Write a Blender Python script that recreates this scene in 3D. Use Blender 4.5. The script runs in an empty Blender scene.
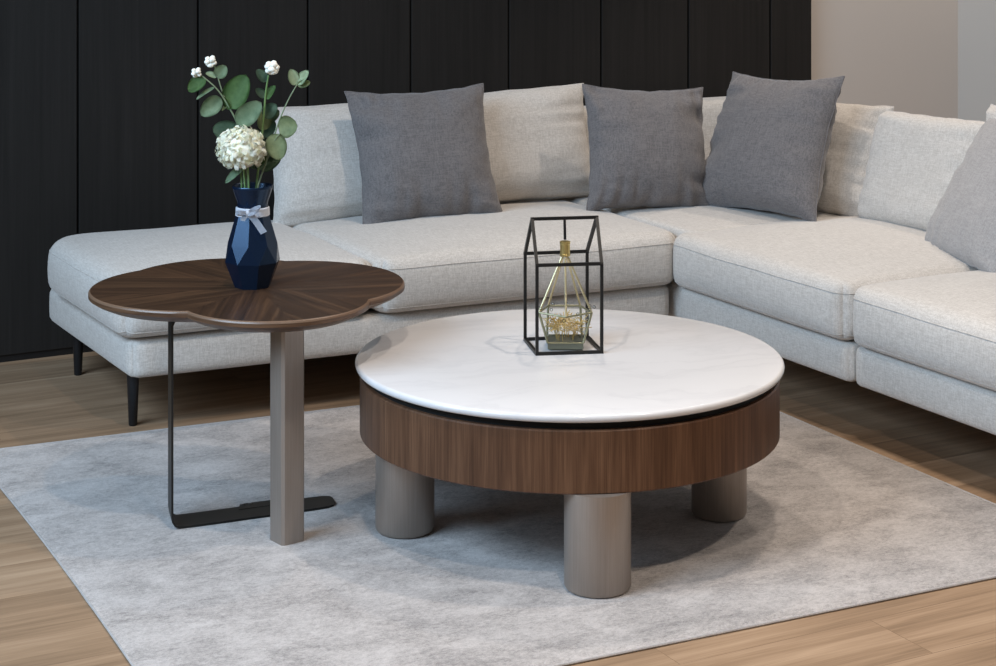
import bpy, bmesh, math, random
from math import sin, cos, pi, sqrt, atan2, radians
from mathutils import Vector, Matrix, noise

C = bpy.context.scene
COL = C.collection
PI = pi

# ------------------------------------------------------------------ camera
YAW = 0.495
cam_d = bpy.data.cameras.new('camera')
cam = bpy.data.objects.new('camera', cam_d); COL.objects.link(cam)
cam.location = (0, 0, 1.5)
cam.rotation_euler = (PI/2, 0, -YAW)
cam_d.sensor_fit = 'HORIZONTAL'; cam_d.sensor_width = 36.0
cam_d.lens = 1900*36/996
cam_d.shift_y = -(333+118)/996
cam_d.clip_end = 60
C.camera = cam

# ------------------------------------------------------------------ view, world, lights
C.view_settings.view_transform = 'Standard'
C.view_settings.look = 'None'
C.view_settings.gamma = 1.0
C.view_settings.use_curve_mapping = False
C.view_settings.exposure = 0.10

world = bpy.data.worlds.new('daylit_surroundings'); C.world = world
world.use_nodes = True
bg = world.node_tree.nodes['Background']
bg.inputs['Color'].default_value = (1.0, 0.97, 0.94, 1)
bg.inputs['Strength'].default_value = 0.15

def area_light(name, loc, target, sx, sy, power, col):
    d = bpy.data.lights.new(name, 'AREA'); d.shape = 'RECTANGLE'; d.size = sx; d.size_y = sy
    d.energy = power; d.color = col
    o = bpy.data.objects.new(name, d); COL.objects.link(o); o.location = loc
    o.rotation_euler = (Vector(target)-Vector(loc)).to_track_quat('-Z', 'Y').to_euler()
    return o
def spot_light(name, loc, target, power, col, ang=100, blend=0.6, r=0.04):
    d = bpy.data.lights.new(name, 'SPOT'); d.energy = power; d.color = col
    d.spot_size = radians(ang); d.spot_blend = blend; d.shadow_soft_size = r
    o = bpy.data.objects.new(name, d); COL.objects.link(o); o.location = loc
    o.rotation_euler = (Vector(target)-Vector(loc)).to_track_quat('-Z', 'Y').to_euler()
    return o
COOL = (0.56, 0.77, 1.0); WARM = (1.0, 0.87, 0.75)
area_light('window_daylight', (-0.6, 3.5, 2.40), (3.2, 4.3, 0.4), 2.4, 1.0, 105, COOL)
area_light('window_daylight', (-1.7, 3.9, 1.95), (1.65, 4.3, 0.6), 1.2, 0.9, 28, COOL)
spot_light('downlight', (2.67, 3.37, 2.6), (2.67, 3.37, 0), 62, WARM)
spot_light('downlight', (1.40, 3.25, 2.6), (1.40, 3.25, 0), 55, WARM)
spot_light('downlight', (1.45, 1.90, 2.6), (1.45, 1.90, 0), 72, WARM)
spot_light('downlight', (2.75, 1.95, 2.6), (2.75, 1.95, 0), 72, WARM)
spot_light('downlight', (2.80, 4.65, 2.6), (2.80, 4.65, 0), 46, WARM)
spot_light('downlight', (3.95, 4.50, 2.6), (3.95, 4.50, 0), 44, WARM)
spot_light('downlight', (4.85, 5.00, 2.6), (4.85, 5.20, 0), 50, WARM)  # unseen spot, added to brighten the beige wall at right

# ------------------------------------------------------------------ helpers
def lin(r, g, b):
    f = lambda v: (v/255/12.92) if v/255 <= 0.04045 else ((v/255+0.055)/1.055)**2.4
    return (f(r), f(g), f(b), 1)

def tag(o, label=None, cat=None, group=None, kind=None):
    if label: o['label'] = label
    if cat: o['category'] = cat
    if group: o['group'] = group
    if kind: o['kind'] = kind
    return o

def empty(name, loc=(0, 0, 0), label=None, cat=None, group=None):
    o = bpy.data.objects.new(name, None); COL.objects.link(o); o.location = loc
    o.empty_display_size = 0.05
    return tag(o, label, cat, group)

def obj(name, bm, mats, parent=None, angle=35, smooth=True, world=True):
    """link a bmesh as one mesh object; coordinates are world unless parent is moved"""
    bmesh.ops.recalc_face_normals(bm, faces=bm.faces[:])
    me = bpy.data.meshes.new(name)
    if parent is not None and world:
        loc = Vector((0, 0, 0)); p = parent
        while p is not None:
            loc += p.location; p = p.parent
        bmesh.ops.translate(bm, verts=bm.verts[:], vec=-loc)
    bm.to_mesh(me); bm.free()
    for m in (mats if isinstance(mats, (list, tuple)) else [mats]): me.materials.append(m)
    if smooth:
        me.shade_smooth()
        if angle: me.set_sharp_from_angle(angle=radians(angle))
    o = bpy.data.objects.new(name, me); COL.objects.link(o)
    if parent is not None: o.parent = parent
    return o

def bm_new(): return bmesh.new()

def add_box(bm, x0, x1, y0, y1, z0, z1, bev=0, seg=2):
    b = bmesh.new()
    bmesh.ops.create_cube(b, size=1)
    for v in b.verts:
        v.co = Vector(((x0+x1)/2+v.co.x*(x1-x0), (y0+y1)/2+v.co.y*(y1-y0), (z0+z1)/2+v.co.z*(z1-z0)))
    if bev: bmesh.ops.bevel(b, geom=b.edges[:], offset=bev, segments=seg, affect='EDGES', profile=0.5)
    merge(bm, b)

def merge(bm, b, M=None):
    if M is not None: bmesh.ops.transform(b, matrix=M, verts=b.verts[:])
    vm = {}
    for v in b.verts: vm[v] = bm.verts.new(v.co)
    for f in b.faces:
        try: nf = bm.faces.new([vm[v] for v in f.verts]); nf.smooth = f.smooth; nf.material_index = f.material_index
        except ValueError: pass
    b.free()

def add_lathe(bm, prof, cx, cy, n=64, cap0=True, cap1=True):
    rings = []
    for r, z in prof:
        rings.append([bm.verts.new((cx+r*cos(2*PI*i/n), cy+r*sin(2*PI*i/n), z)) for i in range(n)])
    for a, b in zip(rings, rings[1:]):
        for i in range(n):
            j = (i+1) % n
            bm.faces.new((a[i], a[j], b[j], b[i]))
    if cap0: bm.faces.new(rings[0][::-1])
    if cap1: bm.faces.new(rings[-1])

def add_tube(bm, pts, r, n=8, closed=False, caps=True):
    pts = [Vector(p) for p in pts]; N = len(pts)
    rad = r if isinstance(r, (list, tuple)) else [r]*N
    rings = []; prev = None
    for i, p in enumerate(pts):
        if closed: t = pts[(i+1) % N]-pts[i-1]
        else: t = pts[min(i+1, N-1)]-pts[max(i-1, 0)]
        t.normalize()
        if prev is None:
            a = Vector((0, 0, 1)) if abs(t.z) < 0.9 else Vector((1, 0, 0))
            u = t.cross(a).normalized()
        else:
            u = (prev-t*prev.dot(t)).normalized()
        prev = u; v = t.cross(u)
        rings.append([bm.verts.new(p+rad[i]*(cos(2*PI*k/n)*u+sin(2*PI*k/n)*v)) for k in range(n)])
    m = N if closed else N-1
    for i in range(m):
        a, b = rings[i], rings[(i+1) % N]
        for k in range(n):
            bm.faces.new((a[k], a[(k+1) % n], b[(k+1) % n], b[k]))
    if caps and not closed:
        bm.faces.new(rings[0][::-1]); bm.faces.new(rings[-1])

def add_bar(bm, p, q, w, ext=0):
    """square bar between two points"""
    p, q = Vector(p), Vector(q); t = (q-p).normalized()
    p = p-t*ext; q = q+t*ext
    a = Vector((0, 0, 1)) if abs(t.z) < 0.9 else Vector((cos(-YAW+0.13), sin(-YAW+0.13), 0))
    u = t.cross(a).normalized(); v = t.cross(u)
    h = w/2
    A = [bm.verts.new(p+h*(i*u+j*v)) for i, j in ((1, 1), (-1, 1), (-1, -1), (1, -1))]
    B = [bm.verts.new(q+h*(i*u+j*v)) for i, j in ((1, 1), (-1, 1), (-1, -1), (1, -1))]
    for k in range(4): bm.faces.new((A[k], A[(k+1) % 4], B[(k+1) % 4], B[k]))
    bm.faces.new(A[::-1]); bm.faces.new(B)

def spline(pts, n=8):
    pts = [Vector(p) for p in pts]; out = []
    P = [pts[0]*2-pts[1]]+pts+[pts[-1]*2-pts[-2]]
    for i in range(1, len(P)-2):
        a, b, c, d = P[i-1:i+3]
        for k in range(n):
            t = k/n
            out.append(0.5*((2*b)+(c-a)*t+(2*a-5*b+4*c-d)*t*t+(3*b-a-3*c+d)*t**3))
    out.append(pts[-1]); return out

# ------------------------------------------------------------------ materials
class NT:
    def __init__(s, name):
        s.m = bpy.data.materials.new(name); s.m.use_nodes = True
        s.t = s.m.node_tree; s.b = s.t.nodes['Principled BSDF']
    def n(s, typ, **kw):
        nd = s.t.nodes.new(typ)
        for k, v in kw.items(): setattr(nd, k, v)
        return nd
    def l(s, a, b): s.t.links.new(a, b)
    def math(s, op, a, b=None, c=None):
        nd = s.n('ShaderNodeMath', operation=op)
        for i, x in enumerate((a, b, c)):
            if x is None: continue
            if isinstance(x, (int, float)): nd.inputs[i].default_value = x
            else: s.l(x, nd.inputs[i])
        return nd.outputs[0]
    def coords(s, scale=(1, 1, 1), src='Object', rot=(0, 0, 0)):
        tc = s.n('ShaderNodeTexCoord'); mp = s.n('ShaderNodeMapping')
        mp.inputs['Scale'].default_value = scale; mp.inputs['Rotation'].default_value = rot
        s.l(tc.outputs[src], mp.inputs['Vector']); return mp.outputs['Vector']
    def noise(s, vec, scale=1, detail=3, rough=0.5, dist=0):
        nd = s.n('ShaderNodeTexNoise'); s.l(vec, nd.inputs['Vector'])
        nd.inputs['Scale'].default_value = scale; nd.inputs['Detail'].default_value = detail
        nd.inputs['Roughness'].default_value = rough; nd.inputs['Distortion'].default_value = dist
        return nd.outputs['Fac']
    def ramp(s, fac, stops):
        nd = s.n('ShaderNodeValToRGB'); s.l(fac, nd.inputs['Fac'])
        e = nd.color_ramp.elements
        while len(e) < len(stops): e.new(0.5)
        for i, (p, c) in enumerate(stops): e[i].position = p; e[i].color = c
        return nd.outputs['Color']
    def mix(s, fac, a, b, mode='MIX'):
        nd = s.n('ShaderNodeMix', data_type='RGBA', blend_type=mode)
        for i, x in ((0, fac), (6, a), (7, b)):
            if isinstance(x, (int, float)): nd.inputs[i].default_value = x
            elif isinstance(x, tuple): nd.inputs[i].default_value = x
            else: s.l(x, nd.inputs[i])
        return nd.outputs[2]
    def bump(s, h, strength=0.2, dist=0.002):
        nd = s.n('ShaderNodeBump'); nd.inputs['Strength'].default_value = strength
        nd.inputs['Distance'].default_value = dist
        s.l(h, nd.inputs['Height']); s.l(nd.outputs['Normal'], s.b.inputs['Normal'])
    def set(s, **kw):
        for k, v in kw.items(): s.b.inputs[k.replace('_', ' ')].default_value = v
        return s
    def color(s, c):
        if isinstance(c, tuple): s.b.inputs['Base Color'].default_value = c
        else: s.l(c, s.b.inputs['Base Color'])

def plain(name, col, rough=0.5, metal=0.0, **kw):
    m = NT(name); m.color(col); m.set(Roughness=rough, Metallic=metal, **kw); return m.m

def fabric(name, c_dark, c_light, s=300, bump=0.25, mottle=0.05):
    m = NT(name)
    a = m.noise(m.coords((s, s*0.13, s)), 1, 2, 0.6)
    b = m.noise(m.coords((s*0.13, s, s)), 1, 2, 0.6)
    c = m.noise(m.coords((s, s, s*0.13)), 1, 2, 0.6)
    d = m.noise(m.coords((9, 9, 9)), 1, 2, 0.5)
    w = m.math('ADD', m.math('MULTIPLY', m.math('ADD', a, m.math('ADD', b, c)), (1-mottle)/3), m.math('MULTIPLY', d, mottle))
    m.color(m.ramp(w, [(0.41, c_dark), (0.59, c_light)]))
    m.set(Roughness=0.95, Sheen_Weight=0.25, Sheen_Roughness=0.5)
    m.b.inputs['Specular IOR Level'].default_value = 0.15
    m.bump(w, bump, 0.0015)
    return m.m

M_sofa = fabric('oatmeal_linen_weave', lin(188, 182, 175), lin(214, 209, 203))
M_pipe = fabric('oatmeal_linen_piping', lin(182, 176, 169), lin(204, 199, 193))
M_grey = fabric('charcoal_grey_linen_weave', lin(99, 96, 97), lin(124, 120, 120), s=270, mottle=0.05)
M_lgrey = fabric('stone_grey_linen_weave', lin(150, 147, 146), lin(172, 169, 168), s=270, mottle=0.05)

def mat_floor():
    m = NT('oak_plank_floor')
    tc = m.n('ShaderNodeTexCoord')
    br = m.n('ShaderNodeTexBrick'); m.l(tc.outputs['Object'], br.inputs['Vector'])
    br.offset = 0.37; br.offset_frequency = 2
    br.inputs['Color1'].default_value = (0.2, 0.2, 0.2, 1); br.inputs['Color2'].default_value = (0.8, 0.8, 0.8, 1)
    br.inputs['Mortar'].default_value = (0.5, 0.5, 0.5, 1)
    br.inputs['Scale'].default_value = 1; br.inputs['Mortar Size'].default_value = 0.0008
    br.inputs['Mortar Smooth'].default_value = 0.2; br.inputs['Bias'].default_value = 0
    br.inputs['Brick Width'].default_value = 1.25; br.inputs['Row Height'].default_value = 0.19
    sep = m.n('ShaderNodeSeparateColor'); m.l(br.outputs['Color'], sep.inputs['Color'])
    tone = sep.outputs[0]
    # shift grain per plank
    add = m.n('ShaderNodeVectorMath', operation='ADD'); m.l(tc.outputs['Object'], add.inputs[0])
    cmb = m.n('ShaderNodeCombineXYZ'); m.l(m.math('MULTIPLY', tone, 7.0), cmb.inputs[0]); m.l(m.math('MULTIPLY', tone, 3.0), cmb.inputs[1])
    m.l(cmb.outputs[0], add.inputs[1])
    mp = m.n('ShaderNodeMapping'); mp.inputs['Scale'].default_value = (1.3, 26, 1); m.l(add.outputs[0], mp.inputs['Vector'])
    g1 = m.noise(mp.outputs['Vector'], 1, 5, 0.6, 0.6)
    mp2 = m.n('ShaderNodeMapping'); mp2.inputs['Scale'].default_value = (6, 190, 1); m.l(add.outputs[0], mp2.inputs['Vector'])
    g2 = m.noise(mp2.outputs['Vector'], 1, 3, 0.6)
    mp3 = m.n('ShaderNodeMapping'); mp3.inputs['Scale'].default_value = (0.8, 7, 1); m.l(add.outputs[0], mp3.inputs['Vector'])
    g3 = m.noise(mp3.outputs['Vector'], 1, 2, 0.5, 1.0)
    f = m.math('ADD', m.math('MULTIPLY', g1, 0.4), m.math('ADD', m.math('MULTIPLY', g2, 0.2), m.math('MULTIPLY', g3, 0.4)))
    f = m.math('ADD', f, m.math('MULTIPLY', m.math('SUBTRACT', tone, 0.5), 0.16))
    col = m.ramp(f, [(0.30, lin(110, 89, 69)), (0.5, lin(151, 125, 100)), (0.70, lin(184, 157, 130))])
    col = m.mix(m.math('MULTIPLY', br.outputs['Fac'], 0.6), col, lin(95, 72, 54))
    m.color(col); m.set(Roughness=0.55)
    m.b.inputs['Specular IOR Level'].default_value = 0.15
    m.bump(m.math('SUBTRACT', g2, m.math('MULTIPLY', br.outputs['Fac'], 1.5)), 0.12, 0.001)
    return m.m

def mat_blackwood():
    m = NT('black_stained_wood_panel')
    g = m.noise(m.coords((90, 90, 2.2)), 1, 4, 0.6, 0.5)
    h = m.noise(m.coords((18, 18, 0.8)), 1, 3, 0.5, 0.8)
    f = m.math('ADD', m.math('MULTIPLY', g, 0.55), m.math('MULTIPLY', h, 0.45))
    m.color(m.ramp(f, [(0.25, lin(38, 36, 34)), (0.75, lin(50, 47, 45))]))
    m.set(Roughness=0.7); m.b.inputs['Specular IOR Level'].default_value = 0.08
    m.bump(g, 0.15, 0.001)
    return m.m

def mat_plaster(name, c):
    m = NT(name); n = m.noise(m.coords((60, 60, 60)), 1, 4, 0.6)
    n2 = m.noise(m.coords((1.5, 1.5, 1.5)), 1, 2, 0.5)
    m.color(m.mix(n2, tuple(v*0.97 for v in c[:3])+(1,), c)); m.set(Roughness=0.9); m.bump(n, 0.05, 0.001)
    return m.m

def mat_rug():
    m = NT('silver_grey_pile_rug')
    a = m.noise(m.coords((6.5, 10.0, 1), rot=(0, 0, 0.04)), 1, 4, 0.6, 0.5)
    b = m.noise(m.coords((34, 56, 1), rot=(0, 0, 0.04)), 1, 5, 0.7, 0.2)
    c = m.noise(m.coords((130, 190, 60)), 1, 3, 0.9)
    c = m.math('MULTIPLY_ADD', c, 1.7, -0.35)
    f = m.math('ADD', m.math('MULTIPLY', a, 0.40), m.math('ADD', m.math('MULTIPLY', b, 0.28), m.math('MULTIPLY', c, 0.32)))
    col = m.ramp(f, [(0.36, lin(132, 126, 123)), (0.45, lin(165, 158, 154)), (0.54, lin(190, 183, 179)), (0.64, lin(205, 198, 194))])
    m.color(col); m.set(Roughness=0.95, Sheen_Weight=0.3)
    m.b.inputs['Specular IOR Level'].default_value = 0.1
    m.bump(m.math('ADD', c, m.math('MULTIPLY', b, 0.6)), 0.7, 0.004)
    return m.m

def mat_walnut_apron():
    m = NT('walnut_veneer_upright_grain')
    tc = m.n('ShaderNodeTexCoord'); sp = m.n('ShaderNodeSeparateXYZ'); m.l(tc.outputs['Object'], sp.inputs[0])
    ang = m.math('MULTIPLY', m.math('ARCTAN2', sp.outputs[1], sp.outputs[0]), 0.48)
    def nz(sx, sz, det, dist=0.0):
        cb = m.n('ShaderNodeCombineXYZ'); m.l(m.math('MULTIPLY', ang, sx), cb.inputs[0]); m.l(m.math('MULTIPLY', sp.outputs[2], sz), cb.inputs[1])
        return m.noise(cb.outputs[0], 1, det, 0.6, dist)
    a = nz(150, 3.0, 4); b = nz(36, 2.0, 3, 0.5); c = nz(420, 8, 2)
    f = m.math('ADD', m.math('MULTIPLY', a, 0.4), m.math('ADD', m.math('MULTIPLY', b, 0.4), m.math('MULTIPLY', c, 0.2)))
    m.color(m.ramp(f, [(0.32, lin(60, 40, 28)), (0.5, lin(90, 63, 46)), (0.68, lin(118, 87, 65))]))
    m.set(Roughness=0.4); m.b.inputs['Specular IOR Level'].default_value = 0.25
    m.bump(a, 0.06, 0.001)
    return m.m

def mat_walnut_top():
    m = NT('walnut_sunburst_veneer')
    tc = m.n('ShaderNodeTexCoord'); sp = m.n('ShaderNodeSeparateXYZ'); m.l(tc.outputs['Object'], sp.inputs[0])
    X, Y = sp.outputs[0], sp.outputs[1]
    th = m.math('ARCTAN2', Y, X)
    th = m.math('MODULO', m.math('ADD', th, 2*PI), 2*PI)
    k = 0.0; mid = radians(0.6)                                     # four leaves, seams running to the notches
    for lim, step in ((55.6, 87.1), (119.8, 80.1), (215.8, 92.9), (305.6, 99.9)):
        g_ = m.math('GREATER_THAN', th, radians(lim))
        k = m.math('ADD', g_, k); mid = m.math('ADD', m.math('MULTIPLY', g_, radians(step)), mid)
    ca, sa = m.math('COSINE', mid), m.math('SINE', mid)
    u = m.math('ADD', m.math('MULTIPLY', X, ca), m.math('MULTIPLY', Y, sa))
    v = m.math('SUBTRACT', m.math('MULTIPLY', Y, ca), m.math('MULTIPLY', X, sa))
    half = m.math('SIGN', v)
    v = m.math('ABSOLUTE', v)
    g = m.math('SUBTRACT', v, m.math('MULTIPLY', u, 0.32))           # grain slanted, book matched
    kk = m.math('ADD', m.math('MULTIPLY', k, 5.3), m.math('MULTIPLY', half, 1.7))
    def nz(su, sv, det, dist=0.0):
        cb = m.n('ShaderNodeCombineXYZ'); m.l(m.math('MULTIPLY', u, su), cb.inputs[0]); m.l(m.math('MULTIPLY', g, sv), cb.inputs[1])
        m.l(kk, cb.inputs[2]); return m.noise(cb.outputs[0], 1, det, 0.6, dist)
    a = nz(2.5, 75, 4, 0.3); b = nz(1.5, 22, 3, 0.6); c = nz(8, 260, 2)
    f = m.math('ADD', m.math('MULTIPLY', a, 0.42), m.math('ADD', m.math('MULTIPLY', b, 0.4), m.math('MULTIPLY', c, 0.18)))
    f = m.math('ADD', f, m.math('MULTIPLY', m.math('SINE', m.math('MULTIPLY', kk, 2.1)), 0.035))
    m.color(m.ramp(f, [(0.32, lin(36, 25, 18)), (0.5, lin(62, 44, 31)), (0.70, lin(94, 69, 49))]))
    m.set(Roughness=0.42); m.b.inputs['Specular IOR Level'].default_value = 0.35
    m.bump(a, 0.05, 0.001)
    return m.m

def mat_walnut_edge():
    m = NT('walnut_edge_grain')
    a = m.noise(m.coords((8, 8, 130)), 1, 3, 0.6)
    m.color(m.ramp(a, [(0.3, lin(62, 43, 31)), (0.7, lin(104, 77, 57))])); m.set(Roughness=0.35)
    return m.m

def mat_marble():
    m = NT('white_veined_marble')
    v0 = m.coords((1, 1, 1), rot=(0, 0, 0.35))
    d = m.noise(v0, 3.0, 5, 0.6)
    mp = m.n('ShaderNodeVectorMath', operation='ADD'); m.l(v0, mp.inputs[0])
    cb = m.n('ShaderNodeCombineXYZ')
    for i in range(2): m.l(m.math('MULTIPLY', d, 0.30), cb.inputs[i])
    m.l(cb.outputs[0], mp.inputs[1])
    st = m.n('ShaderNodeMapping'); st.inputs['Scale'].default_value = (1.6, 8.0, 1); m.l(mp.outputs[0], st.inputs['Vector'])
    n1 = m.noise(st.outputs['Vector'], 1, 4, 0.55, 0.4)
    vein = m.math('POWER', m.math('SUBTRACT', 1.0, m.math('ABSOLUTE', m.math('MULTIPLY', m.math('SUBTRACT', n1, 0.5), 5.0))), 6.0)
    vein = m.math('MAXIMUM', vein, 0.0)
    cloud = m.noise(v0, 2.2, 3, 0.5, 0.5)
    col = m.mix(m.math('MULTIPLY', m.math('MULTIPLY', vein, cloud), 0.34), lin(216, 215, 216), lin(172, 172, 176))
    m.color(col); m.set(Roughness=0.16); m.b.inputs['Specular IOR Level'].default_value = 0.45
    return m.m

def mat_brushed(name, c0, c1, rough=0.42, metal=0.75):
    m = NT(name)
    a = m.noise(m.coords((14, 14, 3)), 1, 4, 0.6); b = m.noise(m.coords((260, 260, 6)), 1, 2, 0.6)
    f = m.math('ADD', m.math('MULTIPLY', a, 0.55), m.math('MULTIPLY', b, 0.45))
    m.color(m.ramp(f, [(0.3, c0), (0.7, c1)])); m.set(Roughness=rough, Metallic=metal)
    return m.m

M_floor = mat_floor(); M_black = mat_blackwood(); M_rug = mat_rug(); M_marble = mat_marble()
M_apron = mat_walnut_apron(); M_edge = mat_walnut_edge()
M_beige = mat_plaster('warm_beige_plaster', lin(212, 203, 195))
M_greywall = mat_plaster('pale_grey_plaster', lin(216, 210, 202))
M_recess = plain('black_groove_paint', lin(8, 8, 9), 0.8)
M_skirt = plain('black_skirting_paint', lin(20, 20, 21), 0.5)
M_metal = mat_brushed('taupe_satin_metal', lin(147, 136, 127), lin(167, 156, 147), 0.42, 0.55)
M_blackmetal = plain('black_powder_coat', lin(24, 23, 22), 0.42, 0.3)
M_bronze = plain('dark_bronze_metal', lin(27, 25, 22), 0.45, 0.2)
M_leg = plain('gunmetal_leg', lin(38, 39, 42), 0.4, 0.4)
M_gold = mat_brushed('brushed_brass', lin(204, 180, 112), lin(228, 208, 146), 0.32, 0.9)
M_champ = plain('pale_brass_wire', lin(202, 188, 150), 0.35, 0.7)

def box_uv(): pass

# ------------------------------------------------------------------ the room
def quad_slab(name, pts, mat, kind='structure'):
    bm = bm_new(); vs = [bm.verts.new(p) for p in pts]; bm.faces.new(vs)
    o = obj(name, bm, mat, smooth=False); tag(o, kind=kind); return o

bm = bm_new(); add_box(bm, -2.5, 7.0, -1.0, 7.0, -0.06, 0.0)
floor = obj('floor', bm, M_floor, smooth=False); tag(floor, kind='structure')
YW = 5.95
bm = bm_new(); add_box(bm, -2.5, 5.47, YW+0.045, YW+0.17, 0, 2.8)
wall_back = obj('wall_back', bm, M_beige, smooth=False); tag(wall_back, kind='structure')
bm = bm_new(); add_box(bm, 5.392, 5.47, -1.0, YW+0.045, 0, 2.8)
wall_right = obj('wall_right', bm, M_greywall, smooth=False); tag(wall_right, kind='structure')
# black wood cladding: boards with narrow grooves between them
bm = bm_new(); add_box(bm, -2.5, 4.600, YW+0.012, YW+0.0449, 0.0, 2.8)
obj('cladding_backer', bm, M_recess, wall_back, smooth=False)
GX = [1.686-0.41*k for k in range(10, 0, -1)]+[1.695, 2.095, 2.483, 2.868, 3.256, 3.642, 4.026, 4.406, 4.604]
for a, b in zip(GX, GX[1:]):
    bm = bm_new(); add_box(bm, a+0.004, b-0.004 if b < 4.6 else b, YW, YW+0.0449, 0.022, 2.8, 0.0015, 1)
    obj('panel', bm, M_black, wall_back, smooth=False)
bm = bm_new(); add_box(bm, -2.5, 4.600, YW+0.006, YW+0.012, 0.0, 0.022)
bb = obj('baseboard_back', bm, M_skirt, smooth=False); tag(bb, kind='structure')

# ------------------------------------------------------------------ rug
rug_c = [Vector((1.091, 3.170, 0)), Vector((3.209, 3.078, 0)), Vector((3.262, 4.887, 0)), Vector((1.153, 5.040, 0))]
def rug_mesh():
    bm = bm_new(); n = 90; T = 0.0085; rows = []
    for j in range(n+1):
        row = []
        for i in range(n+1):
            u, v = i/n, j/n
            p = rug_c[0]*(1-u)*(1-v)+rug_c[1]*u*(1-v)+rug_c[2]*u*v+rug_c[3]*(1-u)*v
            e = min(u, 1-u)
            p.x += (1-u)*0.014*sin(PI*v)*(1 if v > 0 else 0)
            wob = 0.0035*noise.noise(Vector((u*9, v*9, 3.1)))
            if e < 1e-6: p.x += wob
            if min(v, 1-v) < 1e-6: p.y += wob
            d = min(min(u, 1-u)*2.12, min(v, 1-v)*1.87)
            p.z = T*(1-0.45*math.exp(-d/0.006))+0.0008*noise.noise(Vector((u*30, v*30, 0)))
            row.append(bm.verts.new(p))
        rows.append(row)
    for j in range(n):
        for i in range(n):
            bm.faces.new((rows[j][i], rows[j][i+1], rows[j+1][i+1], rows[j+1][i]))
    loop = rows[0][:]+[rows[j][n] for j in range(1, n+1)]+rows[n][-2::-1]+[rows[j][0] for j in range(n-1, 0, -1)]
    bot = [bm.verts.new((v.co.x, v.co.y, 0.0003)) for v in loop]
    m = len(loop)
    for i in range(m):
        bm.faces.new((loop[i], bot[i], bot[(i+1) % m], loop[(i+1) % m]))
    return bm
rug = obj('area_rug', rug_mesh(), M_rug, angle=60)
tag(rug, 'large silver grey mottled pile rug on the oak floor under both tables', 'rug')
bm = bm_new()
cs = [Vector((p.x, p.y, 0.0035)) for p in rug_c]
bp = []
for a, b in zip(cs, cs[1:]+cs[:1]):
    for k in range(24):
        t = k/24; q = a.lerp(b, t)
        if a is cs[3]: q.x += 0.014*sin(PI*t)
        bp.append(q)
add_tube(bm, bp, 0.0030, 6, closed=True)
obj('edge_binding', bm, fabric('silver_grey_binding', lin(160, 156, 155), lin(186, 182, 180), s=300), rug)

# ------------------------------------------------------------------ sofa
SH = lambda x: -0.062*(x-1.55)          # the long front runs slightly out of square
def cushion_fn(x0, x1, y0, y1, z0, z1, r=0.04, rc=0.05, crown=0.02, bulge=0.012, shear=False, seed=0, rcs=None, lump=0.004):
    hx, hy, hz = (x1-x0)/2, (y1-y0)/2, (z1-z0)/2
    cx, cy, cz = (x0+x1)/2, (y0+y1)/2, (z0+z1)/2
    def P(a, b, c):
        p = [a*hx, b*hy, c*hz]; H = (hx, hy, hz)
        inn = [max(-h+r, min(h-r, q)) for q, h in zip(p, H)]
        d = Vector([q-i for q, i in zip(p, inn)])
        if d.length > 1e-9: p = [i+e for i, e in zip(inn, d/d.length*min(d.length, r) if max(abs(x) for x in d) >= r-1e-7 else d)]
        # plan corners
        R = rc
        if rcs: R = rcs[(0 if a < 0 else 1)+(0 if b < 0 else 2)]
        ex, ey = abs(p[0])-(hx-R), abs(p[1])-(hy-R)
        if ex > 0 and ey > 0:
            L = max(ex, ey); l2 = sqrt(ex*ex+ey*ey); k = L/l2
            p[0] = math.copysign(hx-R+ex*k, p[0]); p[1] = math.copysign(hy-R+ey*k, p[1])
        u, v, w = p[0]/hx, p[1]/hy, p[2]/hz
        out = 1-abs(w)**2
        p[0] += bulge*out*(1-v**4)*max(-1, min(1, u))*abs(u)**3
        p[1] += bulge*out*(1-u**4)*max(-1, min(1, v))*abs(v)**3
        if w > 0: p[2] += crown*(1-min(1, abs(u))**2.6)*(1-min(1, abs(v))**2.6)*w
        x, y, z = cx+p[0], cy+p[1], cz+p[2]
        n = noise.noise(Vector((x*4+seed, y*4, z*5)))*lump
        z += n*(0.5+0.5*w); 
        y += n*0.6; x += n*0.6
        if shear:
            y += SH(x)
            if x < 2.2: x -= 0.010*(y-4.95)/0.7*min(1, (2.2-x)/0.5)
        return Vector((x, y, z))
    return P
def warp(t): return math.copysign(1-(1-abs(t))**1.7, t)
def cushion_bm(P, n=30, nz=12):
    bm = bm_new(); cache = {}
    def V(i, j, k):
        key = (i, j, k)
        if key not in cache:
            cache[key] = bm.verts.new(P(warp(2*i/n-1), warp(2*j/n-1), warp(2*k/nz-1)))
        return cache[key]
    for i in range(n):
        for j in range(n):
            bm.faces.new((V(i, j, nz), V(i+1, j, nz), V(i+1, j+1, nz), V(i, j+1, nz)))
            bm.faces.new((V(i, j, 0), V(i, j+1, 0), V(i+1, j+1, 0), V(i+1, j, 0)))
    for k in range(nz):
        for i in range(n):
            bm.faces.new((V(i, 0, k), V(i+1, 0, k), V(i+1, 0, k+1), V(i, 0, k+1)))
            bm.faces.new((V(i, n, k), V(i, n, k+1), V(i+1, n, k+1), V(i+1, n, k)))
            bm.faces.new((V(0, i, k), V(0, i, k+1), V(0, i+1, k+1), V(0, i+1, k)))
            bm.faces.new((V(n, i, k), V(n, i+1, k), V(n, i+1, k+1), V(n, i, k+1)))
    return bm
def seam_loop(P, c, n=40, off=0.0):
    pts = []
    ts = [warp(2*i/n-1) for i in range(n)]
    pts += [P(t, -1, c) for t in ts]; pts += [P(1, t, c) for t in ts]
    pts += [P(-t, 1, c) for t in ts]; pts += [P(-1, -t, c) for t in ts]
    return pts

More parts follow.
